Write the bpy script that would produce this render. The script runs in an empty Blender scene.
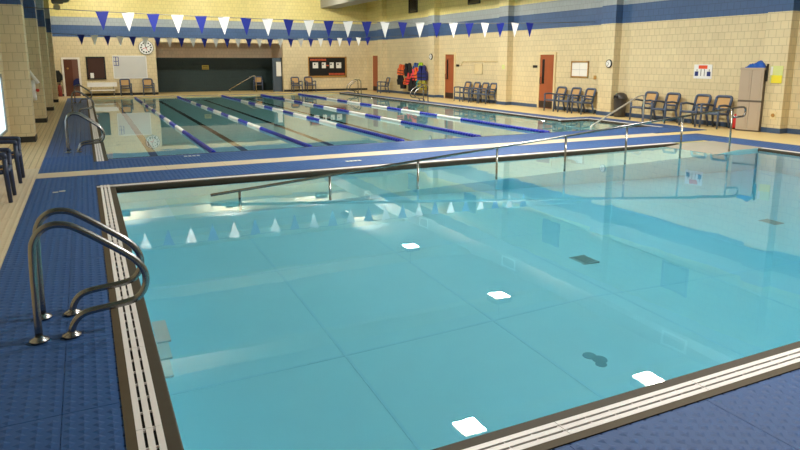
import bpy, math, random
from mathutils import Vector, Matrix
random.seed(7)
PI = math.pi
S = bpy.context.scene
C = S.collection

# ------------------------------------------------------------------ camera, world, exposure
cam = bpy.data.cameras.new('camera')
cam.sensor_width = 36.0
cam.lens = 643.0 / 800.0 * 36.0
cam.shift_y = -(225.0 - 183.0) / 800.0
cam.clip_end = 200
camo = bpy.data.objects.new('camera', cam)
C.objects.link(camo)
camo.location = (0, 0, 1.85)
camo.rotation_euler = (PI / 2 - 0.188, 0, -0.452)
S.camera = camo
S.view_settings.view_transform = 'Standard'
S.view_settings.look = 'None'
S.view_settings.gamma = 1.0
S.view_settings.use_curve_mapping = False
S.view_settings.exposure = 0.18
w = bpy.data.worlds.new('world')
S.world = w
w.use_nodes = True
w.node_tree.nodes['Background'].inputs[0].default_value = (0.75, 0.85, 1.0, 1)
w.node_tree.nodes['Background'].inputs[1].default_value = 1.0
LAMP_W = 360.0
LAMP_COL = (1.0, 0.93, 0.82)
ADDED_WASHERS = [(1.2, 34.0, 5.6, (0, 1, -.42), 150.0, PI, 'unseen floodlight added to light the wall with the whiteboard'), (6.6, 34.0, 5.6, (0, 1, -.3), 120.0, PI, 'unseen floodlight added to light the wall over the alcove'),
           (11.6, 34.0, 5.6, (.1, 1, -.42), 120.0, PI, 'unseen floodlight added to light the wall with the bulletin board'), (11.0, 29.0, 5.6, (1, .1, -.5), 190.0, PI, 'unseen floodlight added to light the wall with the life jackets'),
           (-.5, 13.5, 5.6, (.7, 1, -.45), 170.0, 1.25, 'unseen floodlight added by the pillar-side wall to light pennants and lane ropes')]  # unseen floodlights, added to brighten the walls, pennants and lane ropes

# ------------------------------------------------------------------ main dimensions (metres)
XL, XR = -1.6, 16.4            # left and right wall faces
YN, YF = -6.0, 38.6            # wall behind the camera, far wall
ZC = 6.3                       # ceiling
BAND = (3.08, 3.68, 4.1)       # painted bands on the block walls
P1 = (0.04, 13.15, 2.22, 10.54)      # outer edge of the near pool's gutter
P2 = (0.04, 13.70, 13.15, 36.05)     # outer edge of the far pool's gutter
RC = (13.70, 14.75, 13.15, 16.25)    # stair recess of the far pool
G = 0.25                       # gutter width
WZ = -0.05                     # water level

# ------------------------------------------------------------------ materials
def lin(c):
    return tuple(((v / 255) / 12.92 if v / 255 <= 0.04045 else ((v / 255 + 0.055) / 1.055) ** 2.4) for v in c) + (1.0,)

def newmat(name):
    m = bpy.data.materials.new(name)
    m.use_nodes = True
    nt = m.node_tree
    return m, nt, nt.nodes['Principled BSDF']

def mat(name, rgb, rough=0.6, metal=0.0, noise=0.0, scale=20.0, bump=0.0, spec=0.5):
    m, nt, b = newmat(name)
    b.inputs['Base Color'].default_value = lin(rgb)
    b.inputs['Roughness'].default_value = rough
    b.inputs['Metallic'].default_value = metal
    b.inputs['Specular IOR Level'].default_value = spec
    if noise or bump:
        tc = nt.nodes.new('ShaderNodeTexCoord')
        n = nt.nodes.new('ShaderNodeTexNoise')
        n.inputs['Scale'].default_value = scale
        n.inputs['Detail'].default_value = 4
        nt.links.new(tc.outputs['Object'], n.inputs['Vector'])
        if noise:
            mx = nt.nodes.new('ShaderNodeMix')
            mx.data_type = 'RGBA'
            mx.inputs[6].default_value = tuple(v * (1 - noise) for v in lin(rgb)[:3]) + (1,)
            mx.inputs[7].default_value = tuple(min(1, v * (1 + noise)) for v in lin(rgb)[:3]) + (1,)
            nt.links.new(n.outputs['Fac'], mx.inputs[0])
            nt.links.new(mx.outputs[2], b.inputs['Base Color'])
        if bump:
            bp = nt.nodes.new('ShaderNodeBump')
            bp.inputs['Strength'].default_value = bump
            bp.inputs['Distance'].default_value = 0.01
            nt.links.new(n.outputs['Fac'], bp.inputs['Height'])
            nt.links.new(bp.outputs['Normal'], b.inputs['Normal'])
    return m

def glow(name, rgb, strength):
    m = bpy.data.materials.new(name)
    m.use_nodes = True
    nt = m.node_tree
    nt.nodes.remove(nt.nodes['Principled BSDF'])
    e = nt.nodes.new('ShaderNodeEmission')
    e.inputs[0].default_value = lin(rgb)
    e.inputs[1].default_value = strength
    nt.links.new(e.outputs[0], nt.nodes['Material Output'].inputs[0])
    return m

def block_mat(name, stops, joint=0.68, bumpd=0.006):
    """painted 8-inch scored block; stops = [(z from, rgb), ...] painted bands by height"""
    m, nt, b = newmat(name)
    N, L = nt.nodes, nt.links
    g = N.new('ShaderNodeNewGeometry')
    sp = N.new('ShaderNodeSeparateXYZ')
    L.new(g.outputs['Position'], sp.inputs[0])
    ad = N.new('ShaderNodeMath'); ad.operation = 'ADD'
    L.new(sp.outputs['X'], ad.inputs[0]); L.new(sp.outputs['Y'], ad.inputs[1])
    cb = N.new('ShaderNodeCombineXYZ')
    L.new(ad.outputs[0], cb.inputs['X']); L.new(sp.outputs['Z'], cb.inputs['Y'])
    br = N.new('ShaderNodeTexBrick')
    br.inputs['Scale'].default_value = 1.0
    br.inputs['Brick Width'].default_value = 0.2032
    br.inputs['Row Height'].default_value = 0.2032
    br.inputs['Mortar Size'].default_value = 0.007
    br.inputs['Mortar Smooth'].default_value = 0.3
    br.inputs['Color1'].default_value = (1, 1, 1, 1)
    br.inputs['Color2'].default_value = (0.93, 0.93, 0.93, 1)
    br.inputs['Mortar'].default_value = (joint, joint, joint, 1)
    L.new(cb.outputs[0], br.inputs['Vector'])
    cur = None
    for z, rgb in stops:
        if cur is None:
            r = N.new('ShaderNodeRGB'); r.outputs[0].default_value = lin(rgb); cur = r.outputs[0]
        else:
            gt = N.new('ShaderNodeMath'); gt.operation = 'GREATER_THAN'; gt.inputs[1].default_value = z
            L.new(sp.outputs['Z'], gt.inputs[0])
            mx = N.new('ShaderNodeMix'); mx.data_type = 'RGBA'
            L.new(gt.outputs[0], mx.inputs[0]); L.new(cur, mx.inputs[6]); mx.inputs[7].default_value = lin(rgb)
            cur = mx.outputs[2]
    ns = N.new('ShaderNodeTexNoise'); ns.inputs['Scale'].default_value = 1.3; ns.inputs['Detail'].default_value = 3
    L.new(g.outputs['Position'], ns.inputs['Vector'])
    mr = N.new('ShaderNodeMapRange'); mr.inputs[3].default_value = 0.90; mr.inputs[4].default_value = 1.08
    L.new(ns.outputs['Fac'], mr.inputs[0])
    mu = N.new('ShaderNodeMix'); mu.data_type = 'RGBA'; mu.blend_type = 'MULTIPLY'; mu.inputs[0].default_value = 1.0
    L.new(cur, mu.inputs[6]); L.new(br.outputs['Color'], mu.inputs[7])
    m2 = N.new('ShaderNodeVectorMath'); m2.operation = 'SCALE'
    L.new(mu.outputs[2], m2.inputs[0]); L.new(mr.outputs[0], m2.inputs['Scale'])
    L.new(m2.outputs[0], b.inputs['Base Color'])
    b.inputs['Roughness'].default_value = 0.45
    b.inputs['Specular IOR Level'].default_value = 0.35
    bp = N.new('ShaderNodeBump'); bp.inputs['Distance'].default_value = bumpd; bp.inputs['Strength'].default_value = 0.6
    bp.invert = True
    L.new(br.outputs['Fac'], bp.inputs['Height']); L.new(bp.outputs['Normal'], b.inputs['Normal'])
    return m

def rib_mat(name, rgb, dark, period=0.1, rough=0.5):
    """ribbed matting seen from afar: rows of raised pads"""
    m, nt, b = newmat(name)
    N, L = nt.nodes, nt.links
    g = N.new('ShaderNodeNewGeometry')
    br = N.new('ShaderNodeTexBrick')
    br.inputs['Scale'].default_value = 1.0
    br.inputs['Brick Width'].default_value = period
    br.inputs['Row Height'].default_value = period
    br.inputs['Mortar Size'].default_value = period * 0.16
    br.inputs['Mortar Smooth'].default_value = 1.0
    br.inputs['Color1'].default_value = lin(rgb)
    br.inputs['Color2'].default_value = lin(tuple(min(255, v * 1.04) for v in rgb))
    br.inputs['Mortar'].default_value = lin(dark)
    mp = N.new('ShaderNodeMapping'); mp.inputs['Rotation'].default_value = (0, 0, PI / 2)
    L.new(g.outputs['Position'], mp.inputs[0]); L.new(mp.outputs[0], br.inputs['Vector'])
    L.new(br.outputs['Color'], b.inputs['Base Color'])
    b.inputs['Roughness'].default_value = rough
    b.inputs['Specular IOR Level'].default_value = 0.25
    bp = N.new('ShaderNodeBump'); bp.invert = True; bp.inputs['Distance'].default_value = 0.008
    L.new(br.outputs['Fac'], bp.inputs['Height']); L.new(bp.outputs['Normal'], b.inputs['Normal'])
    return m

def water_mat(name, absorb, density, rough=0.0):
    m = bpy.data.materials.new(name)
    m.use_nodes = True
    nt = m.node_tree
    N, L = nt.nodes, nt.links
    N.remove(N['Principled BSDF'])
    out = N['Material Output']
    gl = N.new('ShaderNodeBsdfGlass')
    gl.inputs['IOR'].default_value = 1.333
    gl.inputs['Roughness'].default_value = rough
    L.new(gl.outputs[0], out.inputs['Surface'])
    tc = N.new('ShaderNodeNewGeometry')
    n1 = N.new('ShaderNodeTexNoise'); n1.inputs['Scale'].default_value = 1.1; n1.inputs['Detail'].default_value = 2
    L.new(tc.outputs['Position'], n1.inputs['Vector'])
    bp = N.new('ShaderNodeBump'); bp.inputs['Strength'].default_value = 1.0; bp.inputs['Distance'].default_value = 0.0015
    L.new(n1.outputs['Fac'], bp.inputs['Height']); L.new(bp.outputs['Normal'], gl.inputs['Normal'])
    va = N.new('ShaderNodeVolumeAbsorption')
    va.inputs['Color'].default_value = lin(absorb)
    va.inputs['Density'].default_value = density
    L.new(va.outputs[0], out.inputs['Volume'])
    return m

CREAM = (222, 206, 166)
M = {}
M['wall'] = block_mat('wall_block', [(0, CREAM), (BAND[0], (72, 100, 142)), (BAND[1], (164, 174, 178)), (BAND[2], (226, 212, 140))])
M['alcove'] = block_mat('alcove_block', [(0, (40, 58, 58)), (2.02, (228, 208, 188))])
M['ceiling'] = mat('ceiling_paint', (200, 205, 200), 0.8, noise=0.04, scale=3)
M['beam'] = mat('beam_paint', (222, 214, 185), 0.5)
M['beige'] = rib_mat('beige_matting', (212, 190, 150), (178, 156, 118))
M['blue'] = rib_mat('blue_matting', (52, 88, 144), (36, 64, 110))
M['beige_floor'] = mat('beige_deck_tile', (222, 198, 140), 0.4, noise=0.06, scale=6)
M['mat_blue'] = mat('blue_rubber_mat', (52, 86, 140), 0.55, noise=0.10, scale=5, spec=0.2)
M['mat_beige'] = mat('beige_rubber_mat', (206, 192, 166), 0.5, noise=0.08, scale=5)
M['plaster'] = mat('pool_plaster', (194, 242, 254), 0.6, noise=0.03, scale=4)
M['plaster2'] = mat('far_pool_plaster', (184, 236, 240), 0.6, noise=0.03, scale=4)
M['lane_tile'] = mat('black_lane_tile', (20, 18, 18), 0.5)
M['seam'] = mat('pool_panel_seam', (187, 238, 252), 0.6)
M['coping'] = mat('dark_coping', (74, 68, 58), 0.62, noise=0.15, scale=9, spec=0.2)
M['coping_outer'] = mat('outer_coping', (84, 74, 58), 0.65, noise=0.15, scale=9, spec=0.2)
M['grate'] = mat('white_grate', (232, 228, 228), 0.42, noise=0.05, scale=12)
M['slot'] = mat('gutter_trough', (26, 26, 26), 0.7)
M['steel'] = mat('stainless_steel', (190, 186, 178), 0.2, 1.0)
M['steel_dark'] = mat('brushed_steel', (146, 146, 147), 0.26, 1.0)
M['steel_bright'] = mat('satin_steel', (228, 224, 214), 0.38, 0.75)
M['drain'] = mat('drain_grey', (140, 166, 170), .7)
M['baseb'] = mat('blue_baseboard', (62, 84, 116), 0.5)
M['base_dark'] = mat('dark_baseboard', (40, 42, 40), 0.5)
M['door'] = mat('wood_door', (158, 84, 48), 0.4, noise=0.15, scale=3)
M['door_brown'] = mat('brown_door', (92, 50, 34), 0.4, noise=0.15, scale=3)
M['frame'] = mat('painted_frame', (222, 204, 158), 0.45)
M['frame_white'] = mat('white_frame', (232, 226, 214), 0.45)
M['black'] = mat('black_plastic', (18, 18, 20), 0.45)
M['dark'] = mat('dark_gloss', (34, 26, 26), 0.12)
M['kick'] = mat('kick_plate', (44, 30, 26), 0.4)
M['chair'] = mat('chair_frame', (74, 88, 112), 0.42)
M['chair_dark'] = mat('chair_frame_navy', (44, 58, 88), 0.42)
M['tan'] = mat('tan_sling', (190, 152, 100), 0.75, noise=0.12, scale=60)
M['white'] = mat('white_plastic', (236, 236, 232), 0.4)
def cloth(name, rgb):
    m, nt, b = newmat(name)
    b.inputs['Base Color'].default_value = lin(rgb); b.inputs['Roughness'].default_value = .6
    tr = nt.nodes.new('ShaderNodeBsdfTranslucent'); tr.inputs[0].default_value = lin(rgb)
    mx = nt.nodes.new('ShaderNodeMixShader'); mx.inputs[0].default_value = .45
    nt.links.new(b.outputs[0], mx.inputs[1]); nt.links.new(tr.outputs[0], mx.inputs[2])
    nt.links.new(mx.outputs[0], nt.nodes['Material Output'].inputs[0])
    return m
M['flag_white'] = cloth('white_pennant_cloth', (246, 246, 246))
M['flag_blue'] = cloth('blue_pennant_cloth', (34, 52, 160))
M['rope_blue'] = mat('blue_float', (28, 44, 176), 0.35)
M['rope_white'] = mat('white_float', (240, 240, 236), 0.35)
M['cord'] = mat('grey_cord', (110, 112, 108), 0.7)
M['wood'] = mat('wood_frame', (176, 132, 66), 0.5, noise=0.15, scale=14)
M['board_black'] = mat('black_felt', (18, 18, 16), 0.85)
M['red'] = mat('red_plastic', (206, 32, 30), 0.4)
M['orange_text'] = mat('orange_letter', (190, 84, 48), 0.6)
M['paper'] = mat('paper', (232, 230, 222), 0.7)
M['paper_print'] = mat('printed_paper', (196, 196, 192), 0.7)
M['yellow'] = mat('yellow_paper', (232, 216, 56), 0.6)
M['lime'] = mat('lime_paper', (208, 214, 140), 0.6)
M['blue_print'] = mat('blue_print', (26, 46, 116), 0.6)
M['cabinet'] = mat('resin_cabinet', (178, 162, 142), 0.5)
M['cabinet_gap'] = mat('cabinet_shadow_gap', (96, 88, 78), 0.6)  # shade of the door gaps put into the colour
M['bluevinyl'] = mat('blue_vinyl', (26, 84, 176), 0.35)
M['trash'] = mat('trash_barrel', (62, 58, 54), 0.4)
M['duct'] = mat('white_duct', (150, 150, 142), 0.5)
M['housing'] = mat('lamp_housing', (70, 70, 70), 0.5)
M['grey'] = mat('grey_metal', (130, 132, 126), 0.5)
M['switch'] = mat('ivory_plate', (226, 208, 160), 0.5)
M['lens'] = glow('lamp_lens', (255, 244, 220), 18.0)
M['daylight'] = glow('daylit_glass', (222, 244, 250), 1.6)
M['water_near'] = water_mat('near_pool_water', (56, 224, 241), 0.36)
M['water_far'] = water_mat('far_pool_water', (80, 214, 222), 0.15)

# ------------------------------------------------------------------ mesh helpers
class MB:
    def __init__(self):
        self.v, self.f, self.sm = [], [], []
    def add(self, vs, fs, smooth=False):
        o = len(self.v)
        self.v += [tuple(p) for p in vs]
        self.f += [tuple(i + o for i in q) for q in fs]
        self.sm += [smooth] * len(fs)
        return self
    def box(self, x0, x1, y0, y1, z0, z1):
        return self.add([(x0, y0, z0), (x1, y0, z0), (x1, y1, z0), (x0, y1, z0), (x0, y0, z1), (x1, y0, z1), (x1, y1, z1), (x0, y1, z1)],
                        [(3, 2, 1, 0), (4, 5, 6, 7), (0, 1, 5, 4), (1, 2, 6, 5), (2, 3, 7, 6), (3, 0, 4, 7)])
    def bbox(self, x0, x1, y0, y1, z0, z1, b):
        """box with chamfered vertical and top edges"""
        def ring(z, d):
            c = b
            x0_, x1_, y0_, y1_ = x0 + d, x1 - d, y0 + d, y1 - d
            return [(x0_ + c, y0_, z), (x1_ - c, y0_, z), (x1_, y0_ + c, z), (x1_, y1_ - c, z), (x1_ - c, y1_, z), (x0_ + c, y1_, z), (x0_, y1_ - c, z), (x0_, y0_ + c, z)]
        rs = [ring(z0, b * 0.5), ring(z0 + b * .5, 0), ring(z1 - b * .5, 0), ring(z1, b * 0.5)]
        vs = sum(rs, [])
        fs = [tuple(range(7, -1, -1)), tuple(range(24, 32))]
        for k in range(3):
            for i in range(8):
                j = (i + 1) % 8
                fs.append((k * 8 + i, k * 8 + j, k * 8 + 8 + j, k * 8 + 8 + i))
        return self.add(vs, fs)
    def quad(self, a, b, c, d):
        return self.add([a, b, c, d], [(0, 1, 2, 3)])
    def prism(self, pts, axis, a0, a1):
        """extrude a polygon given in the two other axes along axis"""
        n = len(pts)
        def P(p, a):
            return {'x': (a, p[0], p[1]), 'y': (p[0], a, p[1]), 'z': (p[0], p[1], a)}[axis]
        vs = [P(p, a0) for p in pts] + [P(p, a1) for p in pts]
        fs = [tuple(range(n - 1, -1, -1)), tuple(range(n, 2 * n))] + [(i, (i + 1) % n, n + (i + 1) % n, n + i) for i in range(n)]
        return self.add(vs, fs)
    def tube(self, pts, r, seg=10, cap=True, closed=False):
        pts = [Vector(p) for p in pts]
        n = len(pts)
        rs = r if isinstance(r, (list, tuple)) else [r] * n
        vs = []
        up = None
        for i, p in enumerate(pts):
            a = pts[(i - 1) % n] if (i > 0 or closed) else p
            b = pts[(i + 1) % n] if (i < n - 1 or closed) else p
            t = (b - a).normalized()
            if up is None:
                up = Vector((0, 0, 1)) if abs(t.z) < 0.9 else Vector((1, 0, 0))
            s = t.cross(up).normalized()
            up = s.cross(t).normalized()
            for k in range(seg):
                an = 2 * PI * k / seg
                vs.append(p + (s * math.cos(an) + up * math.sin(an)) * rs[i])
        fs = []
        for i in range(n if closed else n - 1):
            j = (i + 1) % n
            for k in range(seg):
                l = (k + 1) % seg
                fs.append((i * seg + k, i * seg + l, j * seg + l, j * seg + k))
        self.add(vs, fs, True)
        if cap and not closed:
            o = len(self.v) - len(vs)
            self.f.append(tuple(o + k for k in range(seg - 1, -1, -1))); self.sm.append(False)
            self.f.append(tuple(o + (n - 1) * seg + k for k in range(seg))); self.sm.append(False)
        return self
    def lathe(self, prof, seg=20, c=(0, 0, 0), axis='z'):
        vs, n = [], len(prof)
        for r, h in prof:
            for k in range(seg):
                a = 2 * PI * k / seg
                x, y = r * math.cos(a), r * math.sin(a)
                q = {'z': (x, y, h), 'y': (x, h, y), 'x': (h, x, y)}[axis]
                vs.append((q[0] + c[0], q[1] + c[1], q[2] + c[2]))
        fs = []
        for i in range(n - 1):
            for k in range(seg):
                l = (k + 1) % seg
                fs.append((i * seg + k, i * seg + l, (i + 1) * seg + l, (i + 1) * seg + k))
        self.add(vs, fs, True)
        o = len(self.v) - len(vs)
        self.f.append(tuple(o + k for k in range(seg - 1, -1, -1))); self.sm.append(False)
        self.f.append(tuple(o + (n - 1) * seg + k for k in range(seg))); self.sm.append(False)
        return self
    def mesh(self, name, m):
        me = bpy.data.meshes.new(name)
        me.from_pydata(self.v, [], self.f)
        for p, s in zip(me.polygons, self.sm):
            p.use_smooth = s
        if m is not None:
            me.materials.append(m if not isinstance(m, str) else M[m])
        import bmesh
        bm = bmesh.new(); bm.from_mesh(me)
        bmesh.ops.recalc_face_normals(bm, faces=bm.faces)
        bm.to_mesh(me); bm.free()
        me.update()
        return me
    def build(self, name, m, parent=None, loc=None, rotz=0):
        return link(name, self.mesh(name, m), parent, loc, rotz)

def link(name, me, parent=None, loc=None, rotz=0):
    o = bpy.data.objects.new(name, me)
    C.objects.link(o)
    if loc is not None: o.location = loc
    o.rotation_euler = (0, 0, rotz)
    if parent is not None: o.parent = parent
    return o

def struct(o):
    o['kind'] = 'structure'
    return o

def tag(o, label, cat, group=None, kind=None):
    o['label'] = label
    o['category'] = cat
    if group: o['group'] = group
    if kind: o['kind'] = kind
    return o

def thing(name, label, cat, loc=(0, 0, 0), rotz=0, group=None):
    o = bpy.data.objects.new(name, None)
    o.empty_display_size = 0.1
    C.objects.link(o)
    o.location = loc
    o.rotation_euler = (0, 0, rotz)
    return tag(o, label, cat, group)

def copy_tree(o, parent=None):
    c = o.copy()
    C.objects.link(c)
    if parent is not None: c.parent = parent
    for ch in list(o.children):
        copy_tree(ch, c)
    return c

def bez(pts, n=6, r=0.08):
    """polyline with rounded corners of radius about r"""
    pts = [Vector(p) for p in pts]
    out = [pts[0]]
    for i in range(1, len(pts) - 1):
        p, a, b = pts[i], pts[i - 1], pts[i + 1]
        d = min(r, (a - p).length * 0.49, (b - p).length * 0.49)
        q0, q1 = p + (a - p).normalized() * d, p + (b - p).normalized() * d
        for k in range(n + 1):
            t = k / n
            out.append(q0 * (1 - t) ** 2 + p * 2 * t * (1 - t) + q1 * t * t)
    out.append(pts[-1])
    return out

def rects(xs, ys, inside):
    out = []
    xs, ys = sorted(set(xs)), sorted(set(ys))
    for i in range(len(xs) - 1):
        for j in range(len(ys) - 1):
            if inside((xs[i] + xs[i + 1]) / 2, (ys[j] + ys[j + 1]) / 2):
                out.append((xs[i], xs[i + 1], ys[j], ys[j + 1]))
    return out

def inr(r, x, y):
    return r[0] < x < r[1] and r[2] < y < r[3]

# ------------------------------------------------------------------ floor
AX0, AX1, AYB = 3.7, 10.9, 41.2      # alcove in the far wall
mb = MB()
for a, b, c, d in rects([XL, P1[0], P1[1], P2[1], RC[1], XR], [YN, P1[2], P1[3], P2[2], RC[3], P2[3], YF],
                        lambda x, y: not (inr(P1, x, y) or inr(P2, x, y) or inr(RC, x, y))):
    mb.box(a, b, c, d, -0.2, -0.012)
mb.box(AX0, AX1, YF, AYB, -0.2, -0.012)
floor = struct(mb.build('floor', 'beige_floor'))

def strips(name, m, rs, z=-0.004):
    mb = MB()
    for a, b, c, d in rs:
        mb.box(a, b, c, d, -0.012, z)
    return mb.build(name, m, floor)

BL = -0.82                            # where the blue matting starts on the pillar side
BX = 14.2
strips('blue_matting', 'blue', [
    (BL, P1[0], YN, 11.6), (BL, P1[0], 12.1, 36.6), (P1[0], BX, YN, P1[2]), (P1[0], BX, P1[3], 11.6), (P1[1], BX, P1[2], P1[3]),
    (P1[0], 15.2, 12.1, P2[2]), (RC[1], 15.35, P2[2], 16.8), (P2[1], RC[1], RC[3], 16.8),
    (P2[1], 14.3, 16.8, 36.6), (P1[0], P2[1], P2[3], 36.6)])
strips('beige_matting', 'beige', [(XL, BL, YN, YF), (BL, 13.2, 11.6, 12.1)])

def mat_mesh(name, lx, ly, m, cell=0.07, h=.0055):
    """rubber mat with staggered raised pads"""
    mb = MB()
    mb.box(0.002, lx - 0.002, 0.002, ly - 0.002, -0.004, 0.001)
    nx, ny = max(1, round(lx / cell)), max(1, round(ly / cell))
    cx, cy = (lx - .01) / nx, (ly - .01) / ny
    for i in range(nx):
        for j in range(ny):
            x, y = .005 + (i + .5) * cx, .005 + (j + .5) * cy
            hx, hy = cx * .46, cy * .49
            if i % 2:   # stagger by a half cell
                y = y + cy * .5
                if y + hy > ly - .004: continue
            vs = [(x - hx, y, .001), (x, y - hy, .001), (x + hx, y, .001), (x, y + hy, .001),
                  (x - hx * .3, y, h), (x, y - hy * .3, h), (x + hx * .3, y, h), (x, y + hy * .3, h)]
            mb.add(vs, [(0, 1, 5, 4), (1, 2, 6, 5), (2, 3, 7, 6), (3, 0, 4, 7), (4, 5, 6, 7)])
    return mb.mesh(name, m)

def lay(mesh, name, x0, y0, lx, ly, nx, ny):
    for i in range(nx):
        for j in range(ny):
            link(name, mesh, floor, (x0 + i * lx, y0 + j * ly, 0))

lay(mat_mesh('blue_mat', 0.57, 1.0, 'mat_blue'), 'blue_mat', BL, 1.6, 0.57, 1.0, 1, 10)
lay(mat_mesh('blue_mat', 0.28, 1.0, 'mat_blue'), 'blue_mat', BL + .57, 1.6, 0.28, 1.0, 1, 10)
lay(mat_mesh('blue_mat', 0.85, 1.0, 'mat_blue'), 'blue_mat', BL, 12.1, 0.85, 1.0, 1, 2)
mm = mat_mesh('blue_mat', 0.97, 0.53, 'mat_blue')
lay(mm, 'blue_mat', P1[0] + .01, P1[3] + .005, 0.97, 0.525, 14, 2)
lay(mm, 'blue_mat', P1[0] + .01, 12.1, 0.97, 0.525, 15, 2)
lay(mat_mesh('blue_mat', 0.97, 1.05, 'mat_blue'), 'blue_mat', P1[0] + .01, 0.10, 0.97, 1.055, 7, 2)
lay(mat_mesh('blue_mat', 1.0, 1.0, 'mat_blue'), 'blue_mat', P1[1] + .02, 5.5, 1.0, 1.0, 1, 5)
lay(mat_mesh('beige_mat', 0.78, 1.0, 'mat_beige'), 'beige_mat', XL, 3.73, 0.78, 1.0, 1, 9)
lay(MB().box(.002, .998, .002, .498, -.004, .004).mesh('beige_tile', 'mat_beige'), 'beige_tile', BL, 11.6, 1.0, 0.5, 14, 1)

# ------------------------------------------------------------------ walls
PIL = [10.65, 16.7, 22.85, 29.2, 35.6]       # near edge of each pilaster on the right wall
wall_right = struct(MB().box(XR, XR + .3, YN, YF + .3, -.2, ZC).build('wall_right', 'wall'))
for y in PIL + [4.4, -1.8]:
    MB().box(XR - .3, XR + .01, y, y + .66, -.01, ZC).build('pilaster', 'wall', wall_right)
wall_left = struct(MB().box(XL - .3, XL, YN, YF + .3, -.2, ZC).build('wall_left', 'wall'))
LP = [17.05, 22.35, 27.7, 33.1]
for y in LP + [11.7 - 5.3, 1.0]:
    if y < 12: continue
    MB().box(XL - .01, -1.13, y, y + .62, -.01, ZC).build('pillar', 'wall', wall_left)
    MB().box(XL - .01, -1.118, y - .012, y + .632, -.01, .13).build('pillar_base', 'base_dark', wall_left)
mb = MB()
mb.box(XL, AX0, YF, YF + .25, -.2, ZC); mb.box(AX1, XR, YF, YF + .25, -.2, ZC); mb.box(AX0, AX1, YF, YF + .25, 2.86, ZC)
wall_back = struct(mb.build('wall_back', 'wall'))
mb = MB()
mb.box(AX0 - .2, AX1 + .2, AYB, AYB + .2, -.2, 3.1)
mb.box(AX0 - .2, AX0, YF + .25, AYB, -.2, 3.1); mb.box(AX1, AX1 + .2, YF + .25, AYB, -.2, 3.1)
mb.box(AX0 - .2, AX1 + .2, YF + .25, AYB + .2, 3.0, 3.1)
struct(mb.build('wall_alcove', 'alcove'))
struct(MB().box(XL - .3, XR + .3, YN - .3, YN, -.2, ZC).build('wall_front', 'wall'))
ceiling = struct(MB().box(XL - .3, XR + .3, YN - .3, YF + .3, ZC, ZC + .2).build('ceiling', 'ceiling'))
for y in [y + .33 for y in PIL + [4.4, -1.8]]:
    MB().box(XL, XR, y - .14, y + .14, ZC - .45, ZC).build('ceiling_beam', 'beam', ceiling)
mb = MB()
last = YN
for y in sorted(PIL + [4.4, -1.8]):
    mb.box(XR - .015, XR, last, y, -.01, .12)
    mb.box(XR - .315, XR - .3, y - .015, y + .675, -.01, .12)
    mb.box(XR - .3, XR - .0, y - .015, y, -.01, .12)
    last = y + .66
struct(mb.build('baseboard_right', 'baseb'))
mb = MB()
mb.box(XL, AX0, YF - .015, YF, -.01, .12); mb.box(AX1, XR, YF - .015, YF, -.01, .12)
struct(mb.build('baseboard_back', 'base_dark'))
# duct under the ceiling along the right side
duct = struct(MB().prism([(13.35, 5.0), (14.35, 5.0), (14.35, 5.55), (13.35, 5.55)], 'y', YN, YF).build('duct', 'duct'))
for y in (-1.0, 4.9, 11.05, 18.45, 25.0, 31.5):
    g = MB()
    for a, b, c, d in ((y - .4, y + .4, 5.08, 5.13), (y - .4, y + .4, 5.42, 5.47), (y - .4, y - .35, 5.08, 5.47), (y + .35, y + .4, 5.08, 5.47)):
        g.box(13.32, 13.35, a, b, c, d)
    r = g.build('register_frame', 'white', duct)
    MB().box(13.34, 13.352, y - .35, y + .35, 5.13, 5.42).build('register_grille', 'grey', r)
# high windows in the right wall
for i, y in enumerate((13.75, 25.95, 7.6, 19.85, 32.1)):
    wn = MB()
    z0, z1 = 4.4, 5.3
    for a, b, c, d in ((y - .5, y + .5, z0, z0 + .06), (y - .5, y + .5, z1 - .06, z1), (y - .5, y - .44, z0, z1), (y + .44, y + .5, z0, z1)):
        wn.box(XR - .06, XR + .0, a, b, c, d)
    wo = struct(wn.build('window_%d' % (i + 2), 'black'))
    MB().box(XR - .03, XR - .005, y - .45, y + .45, z0 + .05, z1 - .05).build('pane', 'dark', wo)

# ------------------------------------------------------------------ pools
def basin(name, m, outline_boxes):
    mb = MB()
    for b in outline_boxes: mb.box(*b)
    return struct(mb.build(name, m))

x0, x1, y0, y1 = P1[0] + G, P1[1] - G, P1[2] + G, P1[3] - G
D1 = -0.95
near_basin = basin('near_pool_basin', 'plaster', [
    (P1[0] - .2, P1[1] + .2, P1[2] - .2, P1[3] + .2, -3.0, -2.8),
    (P1[0] - .2, x0, P1[2] - .2, P1[3] + .2, -2.8, -.08), (x1, P1[1] + .2, P1[2] - .2, P1[3] + .2, -2.8, -.08),
    (x0, x1, P1[2] - .2, y0, -2.8, -.08), (x0, x1, y1, P1[3] + .2, -2.8, -.08)])
def fz(x):      # the floor falls away towards the landing end
    return D1 - max(0.0, x - 4.2) * 0.18
MB().prism([(x0 - .02, -2.85), (x0 - .02, D1), (4.2, D1), (x1 + .02, fz(x1)), (x1 + .02, -2.85)], 'y', y0 - .02, y1 + .02).build('sloping_floor', 'plaster', near_basin)
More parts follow.
